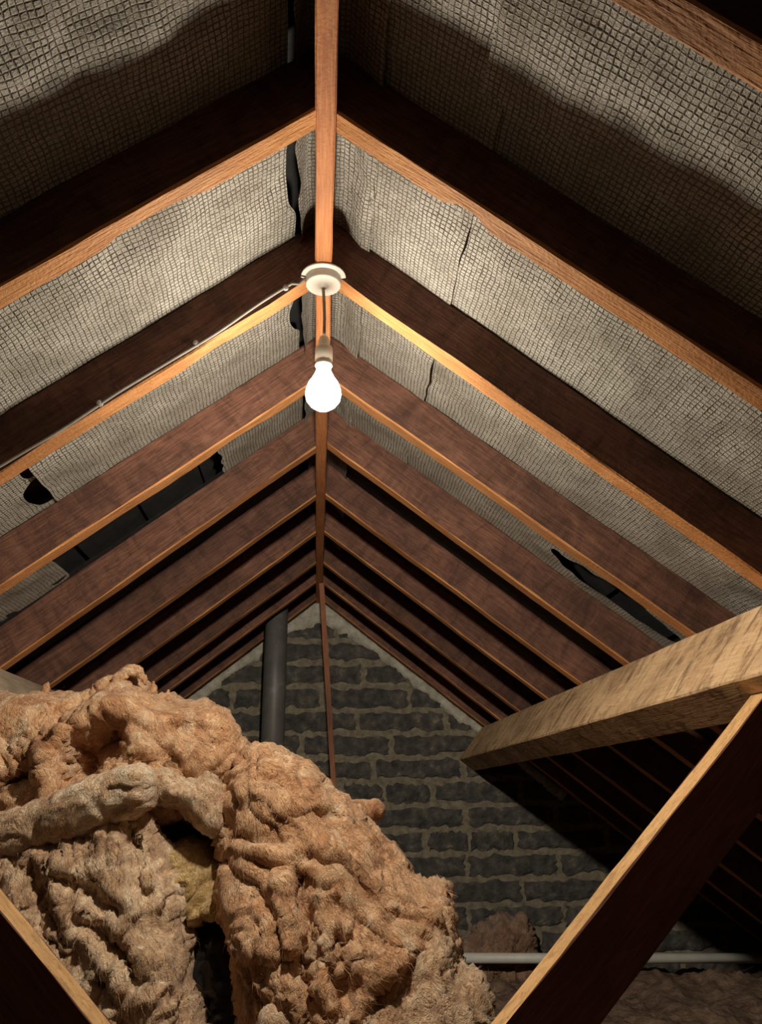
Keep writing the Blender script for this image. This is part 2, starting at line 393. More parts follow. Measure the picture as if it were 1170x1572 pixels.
# felt strip folded over the ridge, hanging down on both sides of the board
for side, par in ((-1, ceil_l), (1, ceil_r)):
    ny = 380; ys = np.linspace(Y_NEAR, Y_FAR, ny); rows = []
    prof = [(.018, 1.128), (.032, 1.126), (.040, 1.112), (.045, 1.094), (.049, 1.076)] if side < 0 else [(.018, 1.128), (.034, 1.126), (.05, 1.108), (.062, 1.088), (.075, 1.072), (.088, 1.058)]
    for j, (px, pz) in enumerate(prof):
        nn = .006*fbm(np.stack([ys*9, np.full(ny, j*.7), np.full(ny, side*3.)], 1), 21, 3)*(j/3+.2)
        rows.append(np.stack([side*(px+nn), ys, pz+nn*.8], 1))
    V = np.concatenate(rows); f = []; uvs = []
    for j in range(len(prof)-1):
        for i in range(ny-1):
            q = (j*ny+i, (j+1)*ny+i, (j+1)*ny+i+1, j*ny+i+1); f.append(q)
            for k in q: uvs.append((.02*(k//ny)+.3, ys[k % ny]))
    me = mesh('ridge_felt', V, f, smooth=True); uv = me.uv_layers.new(name='UVMap'); uv.data.foreach_set('uv', np.array(uvs).ravel())
    link('ridge_felt', me, M['felt'], par)

# ---- ridge board
rb = timber('ridge_board', Y_FAR+.06-Y_NEAR, .033, .13, [M['ridge_wood'], M['ridge_wood']], seed=50, wob=.0012)
rb.rotation_euler = (0, 0, math.pi/2); rb.location = (-.0016, Y_NEAR, 1.0)
tag(rb, 'orange-brown ridge board running along the apex above the light bulb', 'ridge board')

# ---- rafters: (near face y at the ridge, skew per metre down the slope)
left = [(.525, .0), (.930, .028), (1.342, .022), (1.768, .0), (2.172, .032), (2.578, .02), (2.978, .01), (3.405, .0), (3.73, .0), (4.09, .0)]
right = [(.530, .0), (.936, -.006), (1.338, .008), (1.757, -.035), (2.150, -.02), (2.570, -.03), (2.972, -.03), (3.41, -.03), (3.755, .0), (4.10, .0)]
words = ['', 'in front of the ceiling rose', 'meeting the ridge at the ceiling rose',
         'whose top end is hidden by the light bulb', 'first below the bulb', 'second below the bulb', 'third below the bulb', 'fourth below the bulb',
         'fifth below the bulb, next to last before the brick gable', 'last one, lying against the brick gable']
extra_l = {1: 'with a split orange underside', 2: 'cable clipped to it', 3: 'with an orange edge'}
extra_r = {1: 'with a chipped orange underside', 2: 'bright orange edge', 3: 'with a reddish face'}
for side, lst in ((-1, left), (1, right)):
    for i, (y0, sk) in enumerate(lst):
        if side < 0 and i == 0: continue                      # out of the picture on this side
        nt_ = []
        if side < 0 and i == 1: nt_ = [(.26, .035, .010, -1), (.33, .05, .012, -1)]
        if side > 0 and i == 1: nt_ = [(.255, .03, .016, 1)]
        if side < 0 and i == 2: nt_ = [(.26, .06, .007, -1)]
        if side < 0 and i == 3: nt_ = [(.24, .07, .012, -1)]
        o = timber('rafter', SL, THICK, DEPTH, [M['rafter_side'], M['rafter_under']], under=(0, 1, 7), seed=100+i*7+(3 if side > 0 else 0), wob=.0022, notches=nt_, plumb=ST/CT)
        yc = y0+THICK/2
        # local x down the slope, z away from the room
        ex = Vector((side*CT, sk, -ST)).normalized(); ez = Vector((side*ST, 0, CT)); ey = ez.cross(ex).normalized(); ez = ex.cross(ey)
        p = slope_pt(side, .0, yc, 0)
        o.matrix_world = Matrix(((ex.x, ey.x, ez.x, p[0]), (ex.y, ey.y, ez.y, p[1]), (ex.z, ey.z, ez.z, p[2]), (0, 0, 0, 1)))
        sd = 'left' if side < 0 else 'right'; ex_ = (extra_l if side < 0 else extra_r).get(i)
        if i == 0: lab = 'rafter crossing the extreme top right corner of the picture'
        else: lab = '%s-hand rafter %s' % (sd, words[i]) + (', '+ex_ if ex_ else '')
        tag(o, lab, 'rafter', 'rafters of the %s roof slope' % sd)

# ---- purlins, square to the slope, under the rafters
for side in (-1, 1):
    o = timber('purlin', Y_FAR+.02-Y_NEAR, .095, .20, [M['purlin_wood'] if side > 0 else M['purlin_grey'], M['purlin_wood'] if side > 0 else M['purlin_grey']], seed=200+side, wob=.0013, bev=.004)
    n = Vector((side*ST, 0, CT)); e = Vector((side*CT, 0, -ST))   # outward normal, down slope
    top = Vector((side*.854, Y_NEAR, .347))
    ex = Vector((0, 1, 0)); ez = n; ey = ez.cross(ex)
    p = top+e*.0475-n*.2012
    o.matrix_world = Matrix(((ex.x, ey.x, ez.x, p.x), (ex.y, ey.y, ez.y, p.y), (ex.z, ey.z, ez.z, p.z), (0, 0, 0, 1)))
    tag(o, 'thick pale stained purlin beam carrying the right-hand rafters' if side > 0 else 'weathered grey purlin beam end showing at the left above the insulation', 'purlin')

# ---- struts rising from the sleeper beam to the purlins
def strut(p0, p1, ynear, thick, depth, seed):
    # p0, p1 (x,z) along the top arris
    d = Vector((p1[0]-p0[0], 0, p1[1]-p0[1])); ln = d.length; ex = d.normalized()
    ey = Vector((0, 1, 0)); ez = ex.cross(ey)
    if ez.z < 0: ez = -ez; ey = ez.cross(ex)
    # extruded so that the top edge is local z = depth
    o = timber('strut', ln, thick, depth, [M['strut_face_shaded'], M['strut_top_lit']], under=(4,), seed=seed, wob=.0022, bev=.002)
    p = Vector((p0[0], ynear+thick/2, p0[1]))-ez*depth
    o.matrix_world = Matrix(((ex.x, ey.x, ez.x, p.x), (ex.y, ey.y, ez.y, p.y), (ex.z, ey.z, ez.z, p.z), (0, 0, 0, 1)))
    return o
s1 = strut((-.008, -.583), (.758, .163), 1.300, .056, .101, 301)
tag(s1, 'wide strut with shade painted on its face and light on its top edge, rising to the right-hand purlin', 'strut')
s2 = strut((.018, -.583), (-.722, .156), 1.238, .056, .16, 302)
tag(s2, 'strut with painted shade on its face and a painted-lit top edge, crossing the bottom left corner', 'strut')
o = timber('sleeper_beam', 1.2, .12, .13, [M['purlin_wood'], M['purlin_wood']], seed=310)
o.rotation_euler = (0, 0, math.pi/2); o.location = (0, .75, -.852)
tag(o, 'low timber sleeper beam on the attic floor under the feet of the two struts', 'beam')

# ---- gable wall of dark blocks
GY = 4.2
wall = empty('wall_back', (0, GY, -.85)); wall['kind'] = 'structure'
def wall_child(name, me, mats):
    o = link(name, me, mats, wall); o.location = (0, -GY, .85); return o
def clip_poly(me, planes):
    bm = bmesh.new(); bm.from_mesh(me)
    for co, no in planes:
        r = bmesh.ops.bisect_plane(bm, geom=bm.verts[:]+bm.edges[:]+bm.faces[:], plane_co=co, plane_no=no, clear_outer=True)
        ed = [e for e in r['geom_cut'] if isinstance(e, bmesh.types.BMEdge)]
        if ed: bmesh.ops.holes_fill(bm, edges=ed)
    n = len(bm.verts); bm.to_mesh(me); bm.free(); return n
planes = [((sd*.016, 0, 1.085), (sd*ST, 0, CT)) for sd in (-1, 1)]
# mortar bed: a finely divided sheet, uneven, with a solid back
nx, nz = 210, 110
X, Z = np.meshgrid(np.linspace(-2.45, 2.45, nx), np.linspace(-.9, 1.12, nz), indexing='ij'); x = X.ravel(); z = Z.ravel()
yy = GY+.004+.004*fbm(np.stack([x*14, z*14, x*0], 1), 77, 4)
idx = np.arange(nx*nz).reshape(nx, nz)
F = np.stack([idx[:-1, :-1].ravel(), idx[1:, :-1].ravel(), idx[1:, 1:].ravel(), idx[:-1, 1:].ravel()], 1)
V = np.concatenate([np.stack([x, yy, z], 1), np.array([(-2.45, GY+.1, -.9), (2.45, GY+.1, -.9), (2.45, GY+.1, 1.12), (-2.45, GY+.1, 1.12)])])
nb = nx*nz; F = [tuple(q) for q in F]+[(nb, nb+1, nb+2, nb+3)]
me = mesh('mortar_bed', V, F); clip_poly(me, planes)
wall_child('mortar_bed', me, M['mortar'])
course = [0.960, .915, .80, .682, .562, .440, .323, .203, .087, -.029, -.143, -.256, -.370, -.486, -.602, -.718, -.834]
joints = {2: .045, 3: .238, 4: .02, 5: .206, 6: .379, 7: .286, 8: .116, 9: .284, 10: .538, 11: .747, 12: .554, 13: .749, 14: 1.072-.46, 15: .85}
PIT = .462
def rough_block(x0, x1, z0, z1, seed):
    # front face divided 12 x 4 with ragged outline; sides run back into the mortar
    nu, nv = 20, 6; v = []; f = []
    gi, gj = np.meshgrid(np.arange(nu+1), np.arange(nv+1), indexing='ij')
    NB = fbm(np.stack([gi.ravel()*.33, gj.ravel()*.7, np.full(gi.size, seed*1.37)], 1), 5, 3).reshape(nu+1, nv+1)
    for i in range(nu+1):
        for j in range(nv+1):
            a = x0+(x1-x0)*i/nu; c = z0+(z1-z0)*j/nv
            e = min(i, nu-i)/1.0; g = min(j, nv-j)
            jx = random.uniform(-.006, .006)+.012*NB[i, j]*(i in (0, nu)); jz = random.uniform(-.004, .004)+.020*NB[i, j]*(j in (0, nv))
            edge = (i in (0, nu)) or (j in (0, nv))
            v.append((a+jx, GY-.009+random.uniform(-.0025, .0025)+(.006 if edge else 0), c+jz))
    k = len(v)
    for p in v[:k]: v.append((p[0], GY+.03, p[2]))
    s = nv+1
    for i in range(nu):
        for j in range(nv): f.append((i*s+j, (i+1)*s+j, (i+1)*s+j+1, i*s+j+1))
    for i in range(nu):
        f.append((i*s, k+i*s, k+(i+1)*s, (i+1)*s)); f.append((i*s+nv, (i+1)*s+nv, k+(i+1)*s+nv, k+i*s+nv))
    for j in range(nv):
        f.append((j, j+1, k+j+1, k+j)); f.append((nu*s+j, k+nu*s+j, k+nu*s+j+1, nu*s+j+1))
    return mesh('brick', v, f)
for r in range(1, len(course)-1):
    zt, zb = course[r]-.016, course[r+1]+.016
    if zt-zb < .04: continue
    j0 = joints.get(r, .1*r)
    for k in range(-7, 7):
        xa = j0+k*PIT+.016+random.uniform(-.008, .008); xb = j0+(k+1)*PIT-.014
        lim = (1.07-zb)/math.tan(TH)
        if xa > lim or xb < -lim: continue
        if xb < -1.0 and zb < .1 and False: continue
        if r in (8, 10) and k == 0:                         # a shorter block pair, as in the wall
            parts = [(xa, xa+.19), (xa+.212, xb)]
        else: parts = [(xa, xb)]
        for a, b2 in parts:
            me = rough_block(a, b2, zb, zt, r*20+k)
            n = clip_poly(me, planes)
            if n < 6: bpy.data.meshes.remove(me); continue
            wall_child('brick', me, M['brick'])
# pale mortar smeared along the verge
for sd in (-1, 1):
    n = 90; ss = np.linspace(-.02, 1.6, n); v = []; f = []
    wd = .045+.03*fbm(np.stack([ss*6, ss*0, ss*0+sd], 1), 91, 3)+.06*np.exp(-(ss/.18)**2)
    wd = np.clip(wd, .012, .2)
    for i, s in enumerate(ss):
        for (o, yo) in ((.012, -.004), (.0, -.02), (-wd[i]*.5, -.022+.006*math.sin(s*40)), (-wd[i], -.004), (-wd[i], .02), (.012, .02)):
            p = slope_pt(sd, s, GY+yo, o); v.append((p[0]+random.uniform(-.003, .003), p[1]+random.uniform(-.003, .003), p[2]+random.uniform(-.004, .004)))
    for i in range(n-1):
        for k in range(6): f.append((i*6+k, (i+1)*6+k, (i+1)*6+(k+1) % 6, i*6+(k+1) % 6))
    f.append(tuple(range(6))); f.append(tuple((n-1)*6+k for k in range(5, -1, -1)))
    wall_child('verge_mortar', mesh('verge_mortar', v, f, smooth=True), M['verge'])

# ---- floor
nx, ny = 200, 210
X, Yg = np.meshgrid(np.linspace(-2.4, 2.4, nx), np.linspace(-.6, 4.25, ny), indexing='ij'); x = X.ravel(); y = Yg.ravel()
zz = -.85+np.maximum(0, .02*fbm(np.stack([x*6, y*6, x*0], 1), 61, 5))
idx = np.arange(nx*ny).reshape(nx, ny)
F = np.stack([idx[:-1, :-1].ravel(), idx[1:, :-1].ravel(), idx[1:, 1:].ravel(), idx[:-1, 1:].ravel()], 1)
fl = link('floor', mesh('floor', np.stack([x, y, zz], 1), F, smooth=True), M['debris']); fl['kind'] = 'structure'

# ------------------------------------------------------------------ pendant lamp
pl = empty('pendant_light', (-.0016, 1.34, .999))
tag(pl, 'bare glowing light bulb hanging from a white ceiling rose on the ridge', 'light')
def lam(name, prof, mat, n=44, parent=pl):
    v, f = lathe(prof, n); o = link(name, mesh(name, v, f, smooth=True), mat, parent)
    return o
rose = lam('ceiling_rose', [(.0005, 0), (.044, 0), (.0452, -.0008), (.0455, -.0035), (.0450, -.0042), (.036, -.0062), (.0355, -.0064)], M['plaster'])
lam('rose_cover', [(.0362, -.004), (.0360, -.0065), (.0352, -.0210), (.0350, -.0216), (.0340, -.0232), (.0334, -.0234), (.012, -.0240), (.0115, -.0243), (.006, -.029), (.0004, -.0292)], M['plaster'])
for a in (.6, 2.6):
    v, f = tube([(.0, 0, -.0), (.0, 0, -.0045)], .003, 8)
    s = link('screw', mesh('screw', v, f), M['metal'], rose); s.location = (.0405*math.cos(a), .0405*math.sin(a), -.0065)
cx = [(.0, 0, -.03), (.002, 0, -.06), (.0035, 0, -.10), (.003, 0, -.15)]
v, f = tube(cx, .0032, 10); link('cord', mesh('cord', v, f, smooth=True), M['cord'], pl)
hx = .003
lh = lam('lamp_holder', [(.004, -.142), (.0085, -.144), (.0105, -.150), (.0118, -.163), (.0135, -.166), (.0165, -.168), (.0172, -.172), (.0172, -.196), (.0160, -.198), (.0155, -.203), (.0168, -.2045), (.0168, -.2085), (.0145, -.2095), (.0145, -.19)], M['holder'])
lh.location.x = hx
bm_, nt, b = nodes('lit_bulb_glass')
out = nt.nodes['Material Output']; nt.nodes.remove(b)
em = N(nt, 'ShaderNodeEmission', Color=(1.0, .93, .80, 1), Strength=5.0); tr = N(nt, 'ShaderNodeBsdfTransparent')
ad = N(nt, 'ShaderNodeAddShader'); nt.links.new(em.outputs[0], ad.inputs[0]); nt.links.new(tr.outputs[0], ad.inputs[1]); nt.links.new(ad.outputs[0], out.inputs['Surface'])
bm_.cycles.emission_sampling = 'NONE'
bulb = lam('bulb', [(.013, -.203), (.0135, -.212), (.0155, -.222), (.0215, -.235), (.0290, -.247), (.0333, -.260), (.0345, -.270), (.0322, -.282), (.0245, -.293), (.0150, -.300), (.006, -.3028), (.0004, -.3032)], bm_, 48)
bulb.location.x = hx
ld = bpy.data.lights.new('bulb_light', 'POINT'); ld.shadow_soft_size = .028; ld.energy = BULB_POWER; ld.color = (1.0, .885, .72)
ld.use_nodes = True; ln_ = ld.node_tree; le = ln_.nodes['Emission']
fo = ln_.nodes.new('ShaderNodeLightFalloff'); fo.inputs['Strength'].default_value = 1.0; fo.inputs['Smooth'].default_value = 0.0
mx = ln_.nodes.new('ShaderNodeMath'); mx.operation = 'MULTIPLY_ADD'; mx.inputs[1].default_value = .12
ln_.links.new(fo.outputs['Constant'], mx.inputs[0]); ln_.links.new(fo.outputs['Linear'], mx.inputs[2]); ln_.links.new(mx.outputs[0], le.inputs['Strength'])
lo = bpy.data.objects.new('bulb_light', ld); col.objects.link(lo); lo.location = (hx, 0, -.266); lo.parent = pl

# ---- cable clipped along the second left rafter
cab = empty('cable', slope_pt(-1, .0, 1.335, 0))
tag(cab, 'thin grey cable clipped along the left rafter, running down from the ceiling rose', 'cable')
pts = []
for i, s in enumerate(np.linspace(.055, 2.3, 110)):
    yb = 1.342+.022*s
    w = .0025*math.sin(s*17)+.004*noise(np.array([[s*7, 3.3, 1.]]), 5)[0]
    pts.append(slope_pt(-1, s, yb-.0045, .007+w))
c0 = Vector(cab.location)
v, f = tube([Vector((-.036, 1.335, .992))]+[Vector(slope_pt(-1, .045, 1.336, -.002))]+[Vector(p) for p in pts], .0027, 8)
link('sheath', mesh('sheath', [Vector(p)-c0 for p in v], f, smooth=True), M['cable'], cab)
for s in (.07, .285, .50, .765, 1.05):
    yb = 1.342+.022*s; p = Vector(slope_pt(-1, s, yb-.004, .009))-c0
    v, f = lathe([(.0004, -.004), (.006, -.004), (.006, .003), (.0004, .004)], 8)
    cl = link('clip', mesh('clip', v, f), M['metal'], cab); cl.location = p; cl.rotation_euler = (math.pi/2, 0, .2)
    v, f = tube([(0, 0, 0), (0, 0, -.009)], .0018, 6); nl = link('nail', mesh('nail', v, f), M['metal'], cl)

# ------------------------------------------------------------------ pipe, batten, conduit by the gable
pp = empty('soil_pipe', (-.213, 3.93, -.85)); tag(pp, 'dark grey vertical soil pipe passing through the roof in front of the brick gable', 'pipe')
v, f = tube([(0, 0, 0), (0, 0, 1.4), (0, 0, 1.86)], .056, 28); link('pipe_barrel', mesh('pipe_barrel', v, f, smooth=True), M['pipe'], pp)
v, f = lathe([(.0565, .30), (.066, .302), (.067, .31), (.067, .40), (.064, .41), (.0565, .412)], 28); link('pipe_collar', mesh('pipe_collar', v, f, smooth=True), M['pipe'], pp)
b0 = Vector((.152, 3.70, -.845)); b1 = Vector((.0205, 3.70, .985)); d = b1-b0
o = timber('batten', d.length, .013, .024, [M['batten_wood'], M['batten_wood']], seed=401, wob=.0008, bev=.001)
ex = d.normalized(); ey = Vector((0, 1, 0)); ez = ex.cross(ey)
o.matrix_world = Matrix(((ex.x, ey.x, ez.x, b0.x), (ex.y, ey.y, ez.y, b0.y), (ex.z, ey.z, ez.z, b0.z), (0, 0, 0, 1)))
tag(o, 'thin reddish-brown batten leaning up to the ridge in front of the brick gable', 'batten')
v, f = tube([(.34, 3.85, -.645), (1.16, 3.85, -.668), (2.08, 3.85, -.689)], .0208, 20)
cn = link('conduit', mesh('conduit', v, f, smooth=True), M['conduit'])
tag(cn, 'pale grey horizontal plastic pipe low in front of the brick gable', 'pipe')

# ------------------------------------------------------------------ glass wool
def inside(poly, x, y):
    r = np.zeros(len(x), bool); n = len(poly)
    for i in range(n):
        x1, y1 = poly[i]; x2, y2 = poly[(i+1) % n]
        c = ((y1 > y) != (y2 > y)) & (x < (x2-x1)*(y-y1)/((y2-y1) if y2 != y1 else 1e-9)+x1)
        r ^= c
    return r
def edge_dist(poly, x, y):
    best = np.full(len(x), 1e9); n = len(poly)
    for i in range(n):
        a = np.array(poly[i]); b2 = np.array(poly[(i+1) % n]); d = b2-a; L2 = d@d+1e-12
        t = np.clip(((x-a[0])*d[0]+(y-a[1])*d[1])/L2, 0, 1)
        best = np.minimum(best, np.hypot(x-a[0]-t*d[0], y-a[1]-t*d[1]))
    return best

def wool_piece(name, px, Y0, mat, R=.12, front=.12, back=.15, lean=0.0, res=.006, seed=0, amp=(.022, .016, .006), stretch=(1, 1, 1), fibres=3500, parent=None, zfloor=None, lean_x=0.0, flen=.02, flow=0.0, creases=(), rag=1.0):
    # an outline at depth Y0, blown up to a thick soft batt, then creased and tufted
    P = np.array([at(a, b2, Y0) for a, b2 in px]); poly = [(p[0], p[2]) for p in P]
    if zfloor is not None: poly = [(a, max(b2, zfloor)) for a, b2 in poly]
    xs = [p[0] for p in poly]; zs = [p[1] for p in poly]
    x0, x1, z0, z1 = min(xs), max(xs), min(zs), max(zs)
    nx = int((x1-x0)/res)+3; nz = int((z1-z0)/res)+3
    X, Z = np.meshgrid(x0-res+np.arange(nx)*res, z0-res+np.arange(nz)*res, indexing='ij'); x = X.ravel(); z = Z.ravel()
    ins = inside(poly, x, z); dist = edge_dist(poly, x, z)*ins
    t = np.clip(dist/R, 0, 1); prof = np.sqrt(np.clip(1-(1-t)**2, 0, 1))
    zc = (z-z0)
    base = Y0+lean*(z-z1)+lean_x*(x-x0)
    fr = front*prof
    for kind, line, dep, wid in creases:                     # named folds: 'c' a groove, 'f' a flap whose lower side falls away
        lp = [at(a_, b_, Y0) for a_, b_ in line]; dm = np.full(len(x), 1e9); sg = np.zeros(len(x))
        xw = x+.010*noise(np.stack([x*28, z*28, x*0+seed], 1), seed+61); zw = z+.010*noise(np.stack([x*28, z*28, x*0+seed+9], 1), seed+62)
        for k in range(len(lp)-1):
            A_ = lp[k][[0, 2]]; D_ = lp[k+1][[0, 2]]-A_
            t_ = np.clip(((xw-A_[0])*D_[0]+(zw-A_[1])*D_[1])/(D_@D_), 0, 1)
            ex_, ez_ = xw-A_[0]-t_*D_[0], zw-A_[1]-t_*D_[1]; dd = np.hypot(ex_, ez_)
            m_ = dd < dm; dm = np.where(m_, dd, dm); sg = np.where(m_, np.sign(D_[0]*ez_-D_[1]*ex_), sg)
        if kind == 'c': fr = fr-dep*np.exp(-(dm/wid)**1.5)+.35*dep*np.exp(-((dm-2.2*wid)/wid)**2)
        else: fr = fr+np.where(sg > 0, dep*np.exp(-dm/(wid*3)), -dep*.6*np.exp(-dm/(wid*1.5)))
    yf = base-fr; yb = base+back*prof
    idx = np.arange(nx*nz).reshape(nx, nz)
    a, b2, c, d = idx[:-1, :-1].ravel(), idx[1:, :-1].ravel(), idx[1:, 1:].ravel(), idx[:-1, 1:].ravel()
    ok = (ins[a].astype(int)+ins[b2]+ins[c]+ins[d]) >= 1
    F = np.stack([a, b2, c, d], 1)[ok]
    n = nx*nz
    rim = ~ins
    Fb = F[:, ::-1].copy(); Fb = np.where(rim[Fb], Fb, Fb+n)
    V = np.concatenate([np.stack([x, yf, z], 1), np.stack([x, yb, z], 1)])
    F = np.concatenate([F, Fb]); used = np.unique(F); mp = -np.ones(2*n, int); mp[used] = np.arange(len(used)); F = mp[F]; V = V[used]
    isfront = used < n
    def normals(V):
        e1 = V[F[:, 2]]-V[F[:, 0]]; e2 = V[F[:, 3]]-V[F[:, 1]]; fn = np.cross(e1, e2); vn = np.zeros_like(V)
        for k in range(4): np.add.at(vn, F[:, k], fn)
        return vn/(np.linalg.norm(vn, axis=1, keepdims=True)+1e-12)
    def smooth(V, it, lam=.5):
        for _ in range(it):
            acc = np.zeros_like(V); cnt = np.zeros(len(V))
            for k in range(4):
                np.add.at(acc, F[:, k], V[F[:, (k+1) % 4]]+V[F[:, (k+3) % 4]]); np.add.at(cnt, F[:, k], 2)
            V = V*(1-lam)+lam*acc/cnt[:, None]
        return V
    V = smooth(V, 6)
    st = np.array(stretch)
    # large folds, then creases with a warped field, then tufts
    q = V*st*4.5+seed*3.7
    V = V+normals(V)*(amp[0]*fbm(q, seed+1, 2))[:, None]
    # drawn-out folds parted by sharp creases: the field is stretched along a winding grain
    ca, sa = math.cos(flow), math.sin(flow)
    w = np.stack([fbm(V*3.5+11, seed+2, 2), fbm(V*3.5+23, seed+3, 2), fbm(V*3.5+37, seed+4, 2)], 1)
    G = np.stack([(V[:, 0]*ca+V[:, 2]*sa)*3.6, V[:, 1]*5.5, (-V[:, 0]*sa+V[:, 2]*ca)*9.5], 1)*np.array([st[0], 1, st[2]])
    q = G+w*1.15+seed
    mask = np.clip(.5+1.3*noise(V*4.2+seed*1.9, seed+70), .12, 1.0)             # smooth sheets here, ragged tufts there
    bil = np.sqrt(np.abs(noise(q, seed+5))+.006); bil2 = np.sqrt(np.abs(noise(q*2.3+7, seed+15))+.006)
    V = V+normals(V)*(amp[1]*(2.3*bil-1.2+mask*(1.0*bil2-.5)))[:, None]
    b3 = np.sqrt(np.abs(noise(q*4.7+w*1.5+3, seed+16))+.004); b4 = np.sqrt(np.abs(noise(q*8.5+w*3+13, seed+17))+.004)
    V = V+normals(V)*(rag*amp[1]*(.25+.75*mask)*(.75*b3+.38*b4-.5))[:, None]
    # torn layers: terraces with ragged edges
    lay = fbm(G*.7+w*1.2+31, seed+6, 2)*3.0+.18*fbm(V*34, seed+26, 2); fr_ = lay-np.floor(lay)
    V = V+normals(V)*(amp[2]*1.9*(np.clip(fr_/.86, 0, 1)-np.clip((fr_-.86)/.14, 0, 1)))[:, None]
    # fine tufts drawn out along the grain
    w2 = np.stack([noise(V*12+5, seed+6), noise(V*12+15, seed+7), noise(V*12+25, seed+8)], 1)
    q = G*4.6+w2*1.8
    V = V+normals(V)*(rag*amp[2]*mask*(.8*ridged(q, seed+9, 3)-.3))[:, None]
    if zfloor is not None: V[:, 2] = np.maximum(V[:, 2], zfloor+.001*0)
    c0 = np.array([(x0+x1)/2, Y0, z0]); V = V-c0
    me = bpy.data.meshes.new(name)
    me.vertices.add(len(V)); me.vertices.foreach_set('co', V.ravel())
    me.loops.add(F.size); me.loops.foreach_set('vertex_index', F.ravel().astype(np.int32))
    me.polygons.add(len(F)); me.polygons.foreach_set('loop_start', np.arange(0, F.size, 4, dtype=np.int32))
    me.polygons.foreach_set('use_smooth', np.ones(len(F), bool)); me.update(calc_edges=True)
    if parent is None:
        root = empty(name, tuple(c0)); batt = link('batt', me, mat, root)
    else:
        root = parent; batt = link(name, me, mat, parent); batt.location = Vector(c0)-Vector(parent.location)
    # loose fibres standing off the surface
    if fibres:
        nv = normals(V); fi = np.nonzero(isfront)[0]; pick = rng.choice(fi, fibres)
        p0 = V[pick]; nn = nv[pick]
        pw = p0+c0                                                   # fibres are combed along a winding flow
        fld = np.stack([noise(pw*6+1, seed+40)+1.1*ca, noise(pw*6+21, seed+41), noise(pw*6+41, seed+42)+1.1*sa], 1)
        tng = fld+rng.normal(size=(fibres, 3))*.22; tng -= (tng*nn).sum(1, keepdims=True)*nn; tng /= np.linalg.norm(tng, axis=1, keepdims=True)+1e-9
        ln = flen*rng.uniform(.3, 1.5, fibres)[:, None]*np.where(rng.random(fibres) < .06, 1.6, 1.0)[:, None]; bend = rng.normal(size=(fibres, 3))
        lift = np.where(rng.random(fibres) < .08, .40, .07)[:, None]
        side = np.cross(tng, nn); side /= np.linalg.norm(side, axis=1, keepdims=True)+1e-9
        wdt = .00034*rng.uniform(.5, 1.6, fibres)[:, None]
        A = p0-nn*.001; B = p0+(tng*.5+nn*lift)*ln; C = p0+(tng+nn*lift*.9+bend*.12)*ln
        vv = np.stack([A-side*wdt, A+side*wdt, B-side*wdt*.8, B+side*wdt*.8, C], 1).reshape(-1, 3)
        b5 = np.arange(fibres)[:, None]*5
        tri = np.concatenate([b5+np.array([[0, 1, 3]]), b5+np.array([[0, 3, 2]]), b5+np.array([[2, 3, 4]])])
        fm = bpy.data.meshes.new('fibres'); fm.vertices.add(len(vv)); fm.vertices.foreach_set('co', vv.ravel())
        fm.loops.add(tri.size); fm.loops.foreach_set('vertex_index', tri.ravel().astype(np.int32))
        fm.polygons.add(len(tri)); fm.polygons.foreach_set('loop_start', np.arange(0, tri.size, 3, dtype=np.int32)); fm.update(calc_edges=True)
        fo_ = link('fibres', fm, mat, batt if parent is None else batt); fo_['kind'] = 'stuff'
    return root

FL = -.85
# big draped roll in the middle
roll = wool_piece('insulation_roll', [(338, 1215), (352, 1172), (385, 1148), (420, 1150), (470, 1172), (515, 1205), (548, 1235), (592, 1285), (640, 1335), (684, 1352), (690, 1375), (684, 1420), (696, 1470), (696, 1580), (690, 1800), (672, 2040), (392, 2040), (388, 1700), (366, 1500), (350, 1400), (344, 1330)],
                  1.95, M['wool'], R=.16, front=.17, back=.28, lean=.30, res=.0052, seed=11, amp=(.022, .015, .006), stretch=(.8, 1, 1.15), flow=-.75, fibres=16000, zfloor=FL,
                  creases=[('c', [(462, 1330), (474, 1400), (468, 1470), (500, 1580)], .045, .012), ('c', [(512, 1410), (520, 1480), (506, 1560)], .035, .010),
                           ('f', [(690, 1424), (640, 1432), (592, 1445), (562, 1470), (538, 1530)][::-1], .03, .014), ('f', [(450, 1246), (500, 1238), (545, 1262), (600, 1310)], .018, .012),
                           ('f', [(386, 1440), (415, 1438), (452, 1428)], .03, .012), ('c', [(348, 1222), (372, 1204), (402, 1182)], .03, .010), ('c', [(398, 1310), (430, 1322), (470, 1306), (520, 1320), (560, 1370)], .022, .010)])
tag(roll, 'large pink glass wool insulation roll draped in the middle foreground', 'insulation', 'loose glass wool insulation pieces')
wool_piece('tuft', [(505, 1225), (535, 1228), (562, 1226), (580, 1224), (593, 1240), (590, 1254), (578, 1264), (550, 1275), (510, 1262)], 1.97, M['wool'], R=.03, front=.03, back=.035, res=.004, seed=12, amp=(.006, .006, .003), fibres=300, flen=.008, parent=roll)
wool_piece('tuft', [(655, 1375), (662, 1352), (680, 1350), (692, 1356), (694, 1370), (684, 1392), (665, 1398)], 1.93, M['wool'], R=.03, front=.03, back=.035, res=.004, seed=13, amp=(.006, .006, .003), fibres=300, flen=.008, parent=roll)
